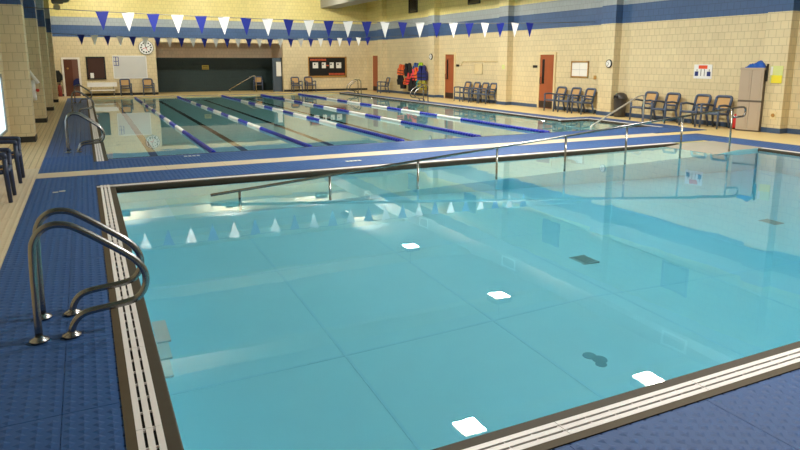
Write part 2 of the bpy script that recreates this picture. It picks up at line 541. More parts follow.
# joints between the floor panels
for k in range(1, 9):
    MB().box(x0 + k * 1.4 - .012, x0 + k * 1.4 + .012, y0, 9.0, fz(x0 + k * 1.4) - .005, fz(x0 + k * 1.4) + .004).build('floor_seam', 'seam', near_basin)
for k in range(1, 4):
    MB().prism([(x0, D1 - .01), (x0, D1 + .004), (4.2, D1 + .004), (x1, fz(x1) + .004), (x1, fz(x1) - .01)], 'y', y0 + k * 2.0 - .012, y0 + k * 2.0 + .012).build('floor_seam', 'seam', near_basin)
for gx, gy in ((4.78, 5.26), (8.65, 5.68)):
    g = MB()
    for k in range(7): g.box(.01 + k * .037, .033 + k * .037, .02, .24, .004, .012)
    g.box(0, .27, 0, .03, 0, .014).box(0, .27, .23, .26, 0, .014)
    dr = g.build('drain_grate', 'drain', near_basin, (gx, gy, fz(gx + .13) + .002))
    MB().box(0, .27, 0, .26, -.03, .004).build('drain_well', 'drain', dr)
st = MB()
for cx_, cy_, r_ in ((3.41, 3.60, .055), (3.44, 3.52, .06), (3.40, 3.46, .045)):
    st.lathe([(r_, D1), (r_ * .97, D1 + .003)], 14, (cx_, cy_, 0))
st.build('floor_patch', mat('grey_patch', (128, 178, 190), .7), near_basin)  # small grey-blue round patches on the pool floor
# access ramp along the far side, 1 in 12
RY0 = 9.02
rampz = lambda x: (x - 12.25) * 0.0843
pts = [(x0 - .01, -2.8), (x0 - .01, rampz(x0)), (12.25, 0.0), (P1[1] - .02, 0.0), (P1[1] - .02, -2.8)]
ramp = struct(MB().prism(pts, 'y', RY0 - .05, y1 + .01).build('pool_ramp', 'plaster2'))
MB().add([(11.6, RY0 - .05, rampz(11.6) + .004), (12.25, RY0 - .05, .004), (P1[1] - .02, RY0 - .05, .004), (P1[1] - .02, y1, .004), (12.25, y1, .004), (11.6, y1, rampz(11.6) + .004)],
         [(0, 1, 4, 5), (1, 2, 3, 4)]).build('ramp_landing', mat('landing_tile', (150, 146, 134), .55, noise=.06, scale=8), ramp)

u0, u1, v0, v1 = P2[0] + G, P2[1] - G, P2[2] + G, P2[3] - .2
D2 = -1.5
far_basin = basin('far_pool_basin', 'plaster2', [
    (P2[0] - .2, RC[1] + .2, P2[2] - .2, P2[3] + .2, D2 - .2, D2),
    (P2[0] - .2, u0, P2[2] - .2, P2[3] + .2, D2, -.08), (u1, RC[1] + .2, RC[3] - G, P2[3] + .2, D2, -.08),
    (RC[1] - G, RC[1] + .2, P2[2] - .2, RC[3], D2, -.08),
    (u0, RC[1], P2[2] - .2, v0, D2, -.08), (u0, u1, v1, P2[3] + .2, D2, -.08)])
for k in range(4):      # stair treads in the recess
    MB().box(RC[1] - G - .35 * (k + 1), RC[1] - G - .35 * k, v0, RC[3] - G, D2, -.22 - .2 * k).build('stair_tread', 'plaster2', far_basin)
ROPES = [2.29, 4.37, 6.65, 8.78, 10.93]
edges = [u0] + ROPES + [u1]
for a, b in zip(edges[:-1], edges[1:]):
    xm = (a + b) / 2
    l = MB().box(xm - .085, xm + .085, v0 + .6, v1 - 1.2, D2, D2 + .004)
    l.box(xm - .45, xm + .45, v0 + .35, v0 + .6, D2, D2 + .004).box(xm - .45, xm + .45, v1 - 1.45, v1 - 1.2, D2, D2 + .004)
    l.build('lane_line', 'lane_tile', far_basin)

tag(MB().box(P1[0] + .12, P1[1] - .12, P1[2] + .12, P1[3] - .12, -2.9, WZ).build('near_water', 'water_near'),
    'calm turquoise water of the near warm-water pool', 'water', kind='stuff')
mb = MB()
mb.prism([(P2[0] + .12, P2[2] + .12), (RC[1] - .12, P2[2] + .12), (RC[1] - .12, RC[3] - .12), (u1 + .12, RC[3] - .12), (u1 + .12, P2[3] - .1), (P2[0] + .12, P2[3] - .1)], 'z', D2 - .1, WZ)
tag(mb.build('far_water', 'water_far'), 'greenish water of the lap pool under the lane ropes', 'water', kind='stuff')

# ---- gutters: outer coping, white slotted grate in sections, dark inner coping
def grate_mesh(L):
    g = MB()
    for a in (0, .0465, .093):
        g.box(a, a + .032, .002, L - .002, -.012, .004)
    n = max(2, round(L / .16))
    for k in range(n + 1):
        y = .006 + (L - .018) * k / n
        g.box(.002, .124, y, y + .006, -.012, .001)
    return g.mesh('grate_section', 'grate')

def gutter(name, start, ang, length, sect=1.0):
    """local x runs towards the water, local y along the pool edge"""
    root = struct(MB().box(.05, .18, 0, length, -.08, -.02).build(name, 'slot', None, start, ang))
    MB().box(0, .052, 0, length, -.08, .003).build('outer_coping', 'coping_outer', root)
    MB().prism([(.178, -.08), (.178, .003), (.243, .003), (.25, -.004), (.25, -.25), (.2, -.25)], 'y', 0, length).build('inner_coping', 'coping', root)
    n = max(1, round(length / sect))
    me = grate_mesh(length / n)
    for k in range(n):
        link('grate_section', me, root, (.052, k * length / n, 0))
    return root

gutter('gutter_near_west', (P1[0], P1[2], 0), 0, P1[3] - P1[2])
gutter('gutter_near_south', (P1[1], P1[2], 0), PI / 2, P1[1] - P1[0])
gutter('gutter_near_north', (P1[0], P1[3], 0), -PI / 2, 12.0)
gutter('gutter_near_east', (P1[1], RY0 - .05, 0), PI, RY0 - .05 - P1[2])
gutter('gutter_far_west', (P2[0], P2[2], 0), 0, P2[3] - P2[2])
gutter('gutter_far_east', (P2[1], P2[3], 0), PI, P2[3] - RC[3])
gutter('gutter_recess', (RC[1], RC[3], 0), PI, RC[3] - RC[2])
gutter('gutter_recess_end', (P2[1] - G, RC[3], 0), -PI / 2, RC[1] - P2[1] + G)
e = struct(MB().box(P2[0] + G, RC[1] - G, P2[2], P2[2] + G, -.25, .003).build('pool_edge_south', 'mat_blue'))
MB().box(P2[0] + G, RC[1] - G, P2[2] + G - .03, P2[2] + G + .01, -.25, .005).build('edge_lip', 'coping', e)
e = struct(MB().box(P2[0] + G, P2[1] - G, P2[3] - .2, P2[3], -.25, .003).build('pool_edge_north', 'beige_floor'))
# faint painted marks on the deck by the pool edges
for i, (x, y, r) in enumerate(((1.64, 13.0, 0), (4.26, 11.02, 0))):
    mk = MB()
    for k in range(4): mk.box(x + k * .08, x + k * .08 + .06, y, y + .12, .009, .0105)
    mk.build('deck_marking', 'paper_print', floor)['kind'] = 'stuff'
mk = MB().box(-.53, -.46, 10.17, 10.25, .009, .0105).box(-.45, -.37, 10.22, 10.30, .009, .0105)
mk.build('deck_marking', 'paper_print', floor)

# ------------------------------------------------------------------ ceiling lamps
def area(parent, z, size, energy):
    ld = bpy.data.lights.new('lamp_light', 'AREA')
    ld.shape = 'SQUARE'; ld.size = size; ld.energy = energy; ld.color = LAMP_COL
    lo = bpy.data.objects.new('lamp_light', ld); C.objects.link(lo)
    lo.parent = parent; lo.location = (0, 0, z)
    return lo

for X, Y, lab, pw in ((11.5, 22.7, 'glowing square high-bay lamp above the lap pool, second from the far wall', 1.15), (11.5, 16.35, 'glowing square high-bay lamp over the near end of the lap pool', .95),
                  (11.5, 10.15, 'glowing square high-bay lamp over the ramp landing of the near pool', .5), (6.6, 10.3, 'glowing square high-bay lamp over the middle of the ramp handrail', 1.25),
                  (6.6, 4.0, 'unseen high-bay lamp added in the middle row to brighten the near pool', 1.35), (11.5, 4.0, 'unseen high-bay lamp added in the duct-side row to brighten the near pool', .25)):  # the two front lamps are unseen, added to brighten the near pool water
    t = thing('ceiling_lamp', lab, 'lamp', (X, Y, 5.5), 0, 'glowing high-bay lamps mirrored in the water')
    MB().bbox(-.3, .3, -.3, .3, .02, .2, .04).build('housing', 'housing', t)
    MB().box(-.26, .26, -.26, .26, .0, .02).build('lens', 'lens', t)
    MB().tube([(0, 0, .2), (0, 0, ZC - 5.51)], .012, 6).build('hanger', 'grey', t)
    area(t, -.02, .5, LAMP_W * pw)
for X, Y, Z, aim, power, spread, lab in ADDED_WASHERS:
    t = thing('added_washer', lab, 'lamp', (X, Y, Z), 0, 'unseen floodlights added to brighten walls and pennants')
    hd = MB().bbox(-.35, .35, -.12, .12, -.25, -.02, .03).build('housing', 'housing', t)
    hd.rotation_euler = Vector(aim).to_track_quat('-Z', 'Y').to_euler()
    MB().box(-.3, .3, -.1, .1, -.262, -.25).build('lens', 'lens', hd)
    MB().tube([(0, 0, 0), (0, 0, ZC - Z - .01)], .012, 6).build('hanger', 'grey', t)
    lo = area(t, 0, .5, power)
    d = Vector(aim).normalized()
    lo.data.shape = 'RECTANGLE'; lo.data.size = .6; lo.data.size_y = .2; lo.data.spread = spread
    lo.location = d * .28
    lo.rotation_euler = d.to_track_quat('-Z', 'Y').to_euler()

# ------------------------------------------------------------------ lane ropes
def float_mesh(name, L, m):
    n = max(2, int(L / .13))
    prof = []
    for k in range(n):
        a, b = L * k / n, L * (k + 1) / n
        prof += [(.036, a + .004), (.056, a + .015), (.056, b - .015), (.036, b - .004)]
    return MB().lathe(prof, 8, axis='y').mesh(name, m)

segs, y = [], v0 + .12
segs.append((y, 4.45, 'rope_blue')); y += 4.45
col = True
while y < v1 - 4.6:
    L = 1.55 if col else 1.3
    segs.append((y, L, 'rope_white' if col else 'rope_blue')); y += L; col = not col
segs.append((y, v1 - .15 - y, 'rope_blue'))
fm = {}
for i, x in enumerate(ROPES):
    nm = ['first lane rope counted from the block pillars, blue and white floats', 'second lane rope counted from the block pillars, blue and white floats',
          'middle lane rope of the five, blue and white floats', 'fourth lane rope from the pillars, second from the wall with doors',
          'lane rope nearest to the wall with the doors and chairs'][i]
    t = thing('lane_rope', nm, 'lane rope', (x, 0, WZ + .025), 0, 'floating lane ropes on the lap pool')
    for a, L, c in segs:
        key = (round(L, 3), c)
        if key not in fm: fm[key] = float_mesh('float', L - .02, c)
        link('float', fm[key], t, (0, a, 0))
    MB().tube([(0, v0 - .02, 0), (0, v1 + .02, 0)], .012, 6).build('cable', 'cord', t)

# ------------------------------------------------------------------ pennant lines
def pennants(label, Y, xs, zf, w, h, ends, first_blue=True):
    t = thing('pennant_line', label, 'pennants', (0, Y, 0), 0, 'backstroke pennant lines across the lap pool')
    xs_all = [ends[0]] + xs + [ends[1]]
    MB().tube([(x, 0, zf(x)) for x in xs_all], .010, 6).build('cord', 'cord', t)
    mw = {}
    for c in ('flag_blue', 'flag_white'):
        q = MB()
        q.prism([(-w / 2, 0), (w / 2, 0), (0.004, -h), (-.004, -h)], 'y', -.004, .004)
        q.box(-w / 2, w / 2, -.008, .008, -.02, .012)
        mw[c] = q.mesh('pennant', c)
    for i, x in enumerate(xs):
        c = 'flag_blue' if (i % 2 == 0) == first_blue else 'flag_white'
        o = link('pennant', mw[c], t, (x, 0, zf(x)))
        o.rotation_euler = (random.uniform(-.06, .06), 0, random.uniform(-.1, .1))
    return t

pennants('nearer and larger-looking line of blue and white pennants', 18.0, [.54 + .592 * i for i in range(23)],
         lambda x: 2.97 + .0022 * (x - 6.3) ** 2, .30, .45, (-1.12, XR - .0))
pennants('line of blue and white pennants strung closer to the alcove wall', 31.5, [.04 + .515 * i for i in range(27)],
         lambda x: 2.86 + .0028 * (x - 5.5) ** 2, .29, .42, (-1.12, XR - .0))

# ------------------------------------------------------------------ ladders and rails
def ladder_rail(seg=12):
    p = [(-.41, 0), (-.40, .55), (-.375, .70), (-.30, .772), (-.20, .775), (-.10, .725), (.13, .555), (.225, .47), (.275, .38), (.272, .28), (.22, .205), (.12, .175), (-.08, .155), (-.16, .125), (-.205, .06), (-.215, 0)]
    out = []
    n = len(p)
    for i in range(n - 1):      # catmull-rom
        a, b, c, d = p[max(i - 1, 0)], p[i], p[i + 1], p[min(i + 2, n - 1)]
        for k in range(4):
            t = k / 4
            out.append(tuple(.5 * (2 * b[j] + (c[j] - a[j]) * t + (2 * a[j] - 5 * b[j] + 4 * c[j] - d[j]) * t * t + (3 * b[j] - a[j] - 3 * c[j] + d[j]) * t ** 3) for j in (0, 1)))
    out.append(p[-1])
    return [(x, 0, z) for x, z in out]

def ladder(label, loc, rotz=0, gap=.44):
    t = thing('pool_ladder', label, 'pool ladder', loc, rotz, 'stainless grab rails at the pool edges')
    for s in (0, gap):
        r = MB().tube(ladder_rail(), .024, 12).build('grab_rail', 'steel_dark', t, (0, s, 0.01))
        for x in (-.41, -.215):
            MB().lathe([(.062, 0), (.062, .008), (.03, .022), (.026, .03)], 16).build('escutcheon', 'steel_dark', r, (x, 0, 0))
    for z in (-.35, -.65, -.95):
        MB().box(.32, .42, .02, gap - .02, z, z + .03).build('step', 'white', t)
    return t

ladder('pair of curved steel grab rails at the turquoise near pool', (0, 4.68, 0))
ladder('steel grab rails on the lap pool beside the navy chairs', (0, 14.62, 0))
ladder('steel grab rails on the lap pool edge level with the third pillar', (-.04, 25.4, 0))
ladder('steel grab rails on the lap pool edge closest to the brown door', (-.02, 31.9, 0))
ladder('steel grab rails in front of the life jackets', (P2[1] + .02, 26.6, 0), PI)
ladder('steel grab rails in the corner beyond the life jackets', (P2[1] + .02, 34.6, 0), PI)

t = thing('ramp_handrail', 'long sloping steel handrail on posts descending into the near pool', 'handrail', (0, 9.0, 0))
zr = lambda x: .045 + (x - 1.79) * .082
MB().tube(bez([(1.45, 0, zr(1.45)), (12.25, 0, zr(12.25)), (12.42, 0, zr(12.3) - .01), (12.42, 0, zr(12.3) - .2), (12.05, 0, zr(12.3) - .21)], 6, .1), .021, 10).build('rail', 'steel_dark', t)
for x in (1.85, 3.2, 4.69, 6.2, 7.67, 9.12, 10.58, 12.02):
    MB().tube([(x, 0, rampz(x) - .05), (x, 0, zr(x) - .005)], .019, 10).build('post', 'steel', t)
t = thing('stair_handrail', 'single sloping steel handrail at the lap pool stair recess', 'handrail', (0, 14.2, 0))
MB().tube(bez([(15.0, 0, -.01), (15.0, 0, .84), (14.82, 0, .84), (12.95, 0, -.02), (12.95, -.1, -.25), (12.95, -.1, -.9)], 6, .12), .026, 10).build('rail', 'steel_bright', t)
MB().lathe([(.055, 0), (.055, .01), (.028, .025)], 14).build('escutcheon', 'steel', t, (15.0, 0, 0))

# ------------------------------------------------------------------ chairs
def make_chair(fm_, label, group):
    """faces local -y"""
    t = thing('armchair', label, 'chair', (0, 0, 0), 0, group)
    for s in (-1, 1):
        MB().tube([(s * .27, -.27, 0), (s * .265, -.25, .40), (s * .27, -.255, .60)], [.026, .032, .030], 8).build('leg', fm_, t)
        MB().tube([(s * .25, .29, 0), (s * .235, .20, .38)], [.026, .034], 8).build('leg', fm_, t)
        MB().tube(bez([(s * .27, -.255, .59), (s * .275, -.26, .635), (s * .275, .0, .645), (s * .25, .235, .60)], 4, .05), .030, 8).build('arm', fm_, t)
    q = MB()
    q.tube(bez([(-.25, -.26, .41), (.25, -.26, .41), (.235, .21, .385), (-.235, .21, .385), (-.25, -.26, .41)], 4, .05), .032, 8)
    q.build('seat_frame', fm_, t)
    q = MB()
    n = 6
    for i in range(n):
        y_, y2 = -.25 + .45 * i / n, -.25 + .45 * (i + 1) / n
        z_ = lambda y: .412 - .03 * math.sin((y + .25) / .45 * PI) - .05 * (y + .25)
        q.add([(-.235, y_, z_(y_)), (.235, y_, z_(y_)), (.235, y2, z_(y2)), (-.235, y2, z_(y2)), (-.235, y_, z_(y_) - .012), (.235, y_, z_(y_) - .012), (.235, y2, z_(y2) - .012), (-.235, y2, z_(y2) - .012)],
              [(0, 1, 2, 3), (7, 6, 5, 4), (0, 4, 5, 1), (2, 6, 7, 3), (1, 5, 6, 2), (3, 7, 4, 0)])
    q.build('seat', 'tan', t)
    # raked back: frame loop, tan sling panel, lower cross bar
    by = lambda z: .21 + (z - .38) * .28
    MB().tube(bez([(-.225, by(.38), .38), (-.235, by(.87), .87), (.235, by(.87), .87), (.225, by(.38), .38)], 5, .09), .040, 8).build('back_frame', fm_, t)
    MB().tube([(-.23, by(.52), .52), (.23, by(.52), .52)], .03, 8).build('cross_bar', fm_, t)
    MB().add([(-.215, by(.53), .53), (.215, by(.53), .53), (.215, by(.86), .86), (-.215, by(.86), .86),
              (-.215, by(.53) + .012, .53), (.215, by(.53) + .012, .53), (.215, by(.86) + .012, .86), (-.215, by(.86) + .012, .86)],
             [(0, 1, 2, 3), (7, 6, 5, 4), (0, 4, 5, 1), (2, 6, 7, 3), (1, 5, 6, 2), (3, 7, 4, 0)]).build('backrest', 'tan', t)
    return t

chairs = [   # x, y, facing, label, group
    (15.90, 26.1, -PI / 2, 'blue-grey armchair standing next to the door below the conduit', 'four chairs between door and pilaster'),
    (15.90, 25.3, -PI / 2, 'blue-grey armchair, second from the door in the row of four', 'four chairs between door and pilaster'),
    (15.90, 24.6, -PI / 2, 'blue-grey armchair, third from the door in the row of four', 'four chairs between door and pilaster'),
    (15.90, 23.95, -PI / 2, 'blue-grey armchair at the pilaster end of the row of four', 'four chairs between door and pilaster'),
    (15.90, 19.4, -PI / 2, 'blue-grey armchair overlapping the orange door with kick plate', 'three chairs under the notice board'),
    (15.90, 18.6, -PI / 2, 'blue-grey armchair, middle one of three under the notice board', 'three chairs under the notice board'),
    (15.90, 17.85, -PI / 2, 'blue-grey armchair at the pilaster end of the row of three', 'three chairs under the notice board'),
    (15.88, 15.05, -PI / 2, 'blue-grey armchair closest to the trash barrel', 'two pairs of chairs on the far side deck'),
    (15.88, 14.2, -PI / 2, 'blue-grey armchair, second one away from the trash barrel', 'two pairs of chairs on the far side deck'),
    (15.88, 13.12, -PI / 2, 'blue-grey armchair under the safety sign, second from the cabinet', 'two pairs of chairs on the far side deck'),
    (15.88, 12.42, -PI / 2, 'blue-grey armchair next to the red cone and cabinet', 'two pairs of chairs on the far side deck'),
    (2.0, 38.1, 0, 'blue-grey armchair below the middle of the whiteboard', 'chairs along the alcove wall'),
    (3.15, 38.1, 0, 'blue-grey armchair below the pace clock', 'chairs along the alcove wall'),
    (11.55, 38.1, 0, 'blue-grey armchair right beside the alcove opening', 'chairs along the alcove wall'),
    (12.4, 38.1, 0, 'blue-grey armchair under the corner of the black notice board', 'chairs along the alcove wall'),
    (15.75, 34.7, -PI / 2, 'blue-grey armchair between the far door and the life jackets', None),
    (9.75, 40.3, -.3, 'armchair with tan back inside the dark alcove', None),
]
proto = None
for x, y, rz, lab, grp in chairs:
    if proto is None:
        proto = make_chair('chair', lab, grp); o = proto
    else:
        o = copy_tree(proto)
    o.location = (x, y, -.012); o.rotation_euler = (0, 0, rz + random.uniform(-.06, .06))
    o['label'] = lab
    if grp: o['group'] = grp
    elif 'group' in o: del o['group']
proto2 = None
for y, lab in ((9.98, 'navy armchair against the pillar-side wall, farther from the block pillar'), (11.5, 'navy armchair against the pillar-side wall, closer to the block pillar')):
    if proto2 is None:
        proto2 = make_chair('chair_dark', lab, 'navy chairs by the pillar-side wall'); o = proto2
    else:
        o = copy_tree(proto2)
    o.location = (-1.27, y, .009); o.rotation_euler = (0, 0, PI / 2)
    o['label'] = lab

# ------------------------------------------------------------------ doors
def door_right(i, y0_, y1_, h, m='door', window=True):
    d = struct(MB().box(XR - .03, XR - .005, y0_, y1_, 0, h).build('door_%d' % i, m))
    fr = MB().box(XR - .05, XR, y0_ - .09, y0_, 0, h + .09).box(XR - .05, XR, y1_, y1_ + .09, 0, h + .09).box(XR - .05, XR, y0_, y1_, h, h + .09)
    fr.build('door_frame', 'frame', d)
    MB().box(XR - .036, XR - .03, y0_ + .02, y1_ - .02, .02, .28).build('kick_plate', 'kick', d)
    if window:
        MB().box(XR - .036, XR - .029, y1_ - .28, y1_ - .14, .95, 1.9).build('vision_pane', 'dark', d)
        MB().tube(bez([(XR - .03, y1_ - .09, .95), (XR - .09, y1_ - .09, .95), (XR - .09, y1_ - .09, 1.2), (XR - .03, y1_ - .09, 1.2)], 3, .03), .012, 8).build('door_handle', 'black', d)
    return d
door_right(2, 27.65, 28.5, 2.15)
door_right(3, 20.1, 20.95, 2.08)
door_right(4, 36.75, 37.6, 2.15, window=False)
# brown door beside the window in the far wall
d = struct(MB().box(-.9, -.5, YF - .03, YF - .005, 0, 1.92).build('door_1', 'door_brown'))
MB().box(-.5, -.22, YF - .028, YF - .005, 0, 1.92).build('door_leaf', mat('door_leaf_brown', (112, 76, 62), .4), d)
MB().box(-1.0, -.9, YF - .05, YF, 0, 2.02).box(-.22, -.12, YF - .05, YF, 0, 2.02).box(-.9, -.22, YF - .05, YF, 1.92, 2.02).build('door_frame', 'frame_white', d)
MB().lathe([(.05, YF - .06), (.05, YF - .03)], 12, (-.72, 0, 1.45), 'y').build('door_knob', 'wood', d)
# window in the far wall
wd = MB()
for a, b, c, e2 in ((.17, 1.1, .85, .92), (.17, 1.1, 1.98, 2.06), (.17, .24, .85, 2.06), (1.03, 1.1, .85, 2.06)):
    wd.box(a, b, YF - .06, YF, c, e2)
wd = struct(wd.build('window_1', 'black'))
MB().box(.22, 1.05, YF - .03, YF - .005, .9, 2.0).build('pane', mat('dim_office_glass', (74, 52, 46), .15), wd)
MB().bbox(.33, .5, YF - .055, YF - .031, .93, 1.2, .02).build('paper_cup_stack', 'white', wd)
# bright window in the pillar-side wall
wl = MB()
ya, yb, za, zb = 12.9, 15.95, .42, 1.52
for a, b, c, e2 in ((ya, yb, za - .05, za), (ya, yb, zb, zb + .06), (ya - .06, ya, za - .05, zb + .06), (yb, yb + .06, za - .05, zb + .06), (14.4, 14.46, za, zb)):
    wl.box(XL, XL + .05, a, b, c, e2)
wl = struct(wl.build('window_7', 'grey'))
MB().box(XL + .003, XL + .02, ya, yb, za, zb).build('pane', 'daylight', wl)

# ------------------------------------------------------------------ right wall fittings
def clock(name, label, loc, axis, r):
    t = thing(name, label, 'clock', loc)
    s = -1
    MB().lathe([(r, 0), (r, s * .03), (r * .86, s * .05), (r * .84, s * .03)], 24, axis=axis).build('rim', 'black', t)
    MB().lathe([(r * .85, s * .02), (r * .85, s * .034)], 24, axis=axis).build('face', 'white', t)
    for a, L in ((.6, .5), (2.6, .7)):
        h = MB()
        if axis == 'x': h.tube([(s * .038, 0, 0), (s * .038, math.sin(a) * r * L, math.cos(a) * r * L)], .008, 5)
        else: h.tube([(0, s * .038, 0), (math.sin(a) * r * L, s * .038, math.cos(a) * r * L)], .008, 5)
        h.build('hand', 'black', t)
    return t
clock('wall_clock', 'small round black-rimmed clock on the pilaster above the trash barrel', (XR - .3, 16.88, 1.75), 'x', .14)
clock('wall_clock', 'small round wall clock above and beside the life jackets', (XR - .3, 29.5, 2.05), 'x', .16)

t = thing('pace_clock', 'large white pace clock with black dots over the whiteboard corner', 'clock', (3.21, YF, 2.56))
MB().lathe([(.38, 0), (.38, -.05), (.35, -.07)], 28, axis='y').build('face', 'white', t)
MB().tube([(.375 * math.cos(a), -.06, .375 * math.sin(a)) for a in [2 * PI * i / 28 for i in range(28)]], .018, 6, closed=True).build('rim', 'grey', t)
for i in range(12):
    a = 2 * PI * i / 12
    MB().lathe([(.045, -.07), (.045, -.08)], 10, (.26 * math.cos(a), 0, .26 * math.sin(a)), 'y').build('dot', 'black', t)
for a in (0.4, 1.97, 3.54, 5.11):
    MB().tube([(0, -.085, 0), (.18 * math.cos(a), -.085, .18 * math.sin(a))], .014, 5).build('hand', 'black' if a < 3 else 'red', t)

def rboard(name, label, cat, y0_, y1_, z0_, z1_, frame_m, face_m, x=XR, fw=.03):
    t = thing(name, label, cat, (x, (y0_ + y1_) / 2, (z0_ + z1_) / 2))
    hy, hz = (y1_ - y0_) / 2, (z1_ - z0_) / 2
    MB().box(-.015, 0, -hy, hy, -hz, hz).build('panel', face_m, t)
    if frame_m:
        MB().box(-.03, 0, -hy, hy, hz - fw, hz).box(-.03, 0, -hy, hy, -hz, -hz + fw).box(-.03, 0, -hy, -hy + fw, -hz, hz).box(-.03, 0, hy - fw, hy, -hz, hz).build('frame', frame_m, t)
    return t
t = rboard('notice_board', 'tan-framed notice board with four white papers above three chairs', 'notice board', 18.2, 19.13, 1.24, 1.83, 'wood', 'paper_print', fw=.045)
for a, b in ((-.41, -.01), (.01, .41)):
    for c, d2 in ((-.24, -.02), (.0, .23)):
        MB().box(-.019, -.015, a, b, c, d2).build('sheet', 'paper', t)
rboard('notice_board', 'small pale blank board under the conduit, over four chairs', 'notice board', 25.15, 25.8, 1.25, 1.72, 'frame', 'switch')
t = rboard('safety_sign', 'white safety sign with red header and blue corner blocks above chairs', 'sign', 13.06, 13.68, 1.33, 1.74, None, 'white')
MB().box(-.02, -.015, -.15, .15, .08, .18).build('header', mat('sign_red', (226, 84, 44), .5), t)
for a, b in ((-.27, -.15), (.15, .27)):
    MB().box(-.02, -.015, a, b, -.13, .0).build('symbol', 'blue_print', t)
for a in (-.22, .2, -.06, .06): MB().box(-.019, -.015, a - .012, a + .012, -.13 if abs(a) < .1 else .0, .07).build('print', 'grey', t)
t = rboard('poster', 'green and yellow paper notice on the wall beside the cabinet', 'poster', 10.73, 11.06, 1.28, 1.72, None, 'lime', XR - .3)
MB().box(-.02, -.015, -.16, .12, -.22, -.02).build('lower_sheet', 'yellow', t)
MB().box(-.021, -.015, .1, .163, -.02, .2).build('side_sheet', 'paper', t)
for y, z, lab in ((27.35, 1.62, 'small black room plate by the door with four chairs'), (21.3, 1.62, 'small black room plate by the door with three chairs')):
    tag(MB().bbox(XR - .02, XR, y - .14, y + .14, z - .05, z + .05, .005).build('room_plate', 'black'), lab, 'sign')
tag(MB().bbox(XR - .31, XR - .3, 22.98, 23.18, 1.5, 1.68, .004).build('sticker', 'lime'), 'small yellow-green sticker on the pilaster past the row of four', 'sticker')
t = thing('wall_outlet', 'round wall outlet plate low beside the cabinet', 'outlet', (XR - .3, 10.87, .45))
MB().box(-.012, 0, -.08, .08, -.1, .1).build('plate', 'switch', t)
MB().lathe([(.05, -.012), (.045, -.03)], 14, axis='x').build('socket', 'wood', t)
tag(MB().bbox(XR - .02, XR, 17.78, 17.92, 1.2, 1.33, .005).build('light_switch', 'wood'), 'little tan switch plate between notice board and clock pilaster', 'switch')
t = thing('conduit', 'thin cream pipe running level above the four chairs', 'pipe', (0, 0, 0))
MB().tube(bez([(XR - .03, 27.0, 1.62), (XR - .03, 26.85, 1.82), (XR - .03, 23.75, 1.82)], 4, .1), .018, 8).build('pipe', 'frame', t)
for y in (26.6, 25.0, 23.75): MB().box(XR - .055, XR, y - .03, y + .03, 1.79, 1.85).build('clip', 'frame', t)

# trash barrel
t = thing('trash_can', 'dark trash barrel with domed lid beside the clock pilaster', 'trash can', (16.13, 16.3, -.012))
MB().lathe([(.17, 0), (.185, .02), (.2, .35), (.21, .56), (.215, .6)], 24).build('barrel', 'trash', t)
lid = MB().lathe([(.225, .58), (.23, .62), (.215, .68), (.18, .75), (.11, .80), (.03, .82)], 24).build('lid', 'trash', t)
MB().box(-.222, -.17, -.09, .09, .63, .72).build('flap', 'black', lid)

# storage cabinet with two pairs of doors
t = thing('cabinet', 'tall beige resin cabinet with two pairs of doors', 'cabinet', (16.2, 11.5, -.012), .22)
MB().box(-.3, 0, -.30, .30, 0, 1.66).build('body', 'cabinet_gap', t)
for z0_, z1_ in ((.04, .78), (.83, 1.62)):
    for s in (-1, 1):
        a, b = (-.298, -.004) if s < 0 else (.004, .298)
        dd = MB().box(-.322, -.3, a, b, z0_, z1_).build('door', 'cabinet', t)
        MB().box(-.330, -.321, a + .05, b - .05, z0_ + .06, z1_ - .06).build('door_panel', 'cabinet', dd)
MB().bbox(-.335, 0, -.315, .315, 1.62, 1.68, .02).build('top', 'cabinet', t)
MB().box(-.326, -.3, -.30, .30, .78, .83).build('mid_gap_shade', 'cabinet_gap', t)  # dark strip standing for the shaded gap between the door pairs
t = thing('pool_cover_bag', 'crumpled blue vinyl bundle lying on the beige cabinet', 'bundle', (16.05, 11.47, 1.668), .22)
q = MB()
nx, ny = 8, 12
vs = []
for i in range(nx + 1):
    for j in range(ny + 1):
        a, b = i / nx, j / ny
        e_ = min(1, 4 * min(a, 1 - a)) * min(1, 5 * min(b, 1 - b))
        z = .02 + e_ * (.07 + .05 * math.sin(7 * b + 3 * a) * math.cos(5 * a) + .06 * (1 - b) + random.uniform(-.015, .015))
        vs.append((-.14 + .28 * a, -.30 + .5 * b, z))
for i in range(nx + 1):
    for j in range(ny + 1):
        vs.append((vs[i * (ny + 1) + j][0], vs[i * (ny + 1) + j][1], 0))
n1 = (nx + 1) * (ny + 1)
fs = []
for i in range(nx):
    for j in range(ny):
        a = i * (ny + 1) + j
        fs += [(a, a + ny + 1, a + ny + 2, a + 1), (n1 + a, n1 + a + 1, n1 + a + ny + 2, n1 + a + ny + 1)]
for i in range(nx):
    a, b = i * (ny + 1), (i + 1) * (ny + 1)
    fs += [(a, b, n1 + b, n1 + a), (a + ny, n1 + a + ny, n1 + b + ny, b + ny)]
for j in range(ny):
    a, b = j, nx * (ny + 1) + j
    fs += [(a, n1 + a, n1 + a + 1, a + 1), (b, b + 1, n1 + b + 1, n1 + b)]
q.add(vs, fs)
q.build('vinyl', 'bluevinyl', t)
MB().box(-.12, -.02, -.345, -.33, -.35, .1).box(-.12, -.02, -.345, -.25, .02, .04).build('strap', 'black', t)
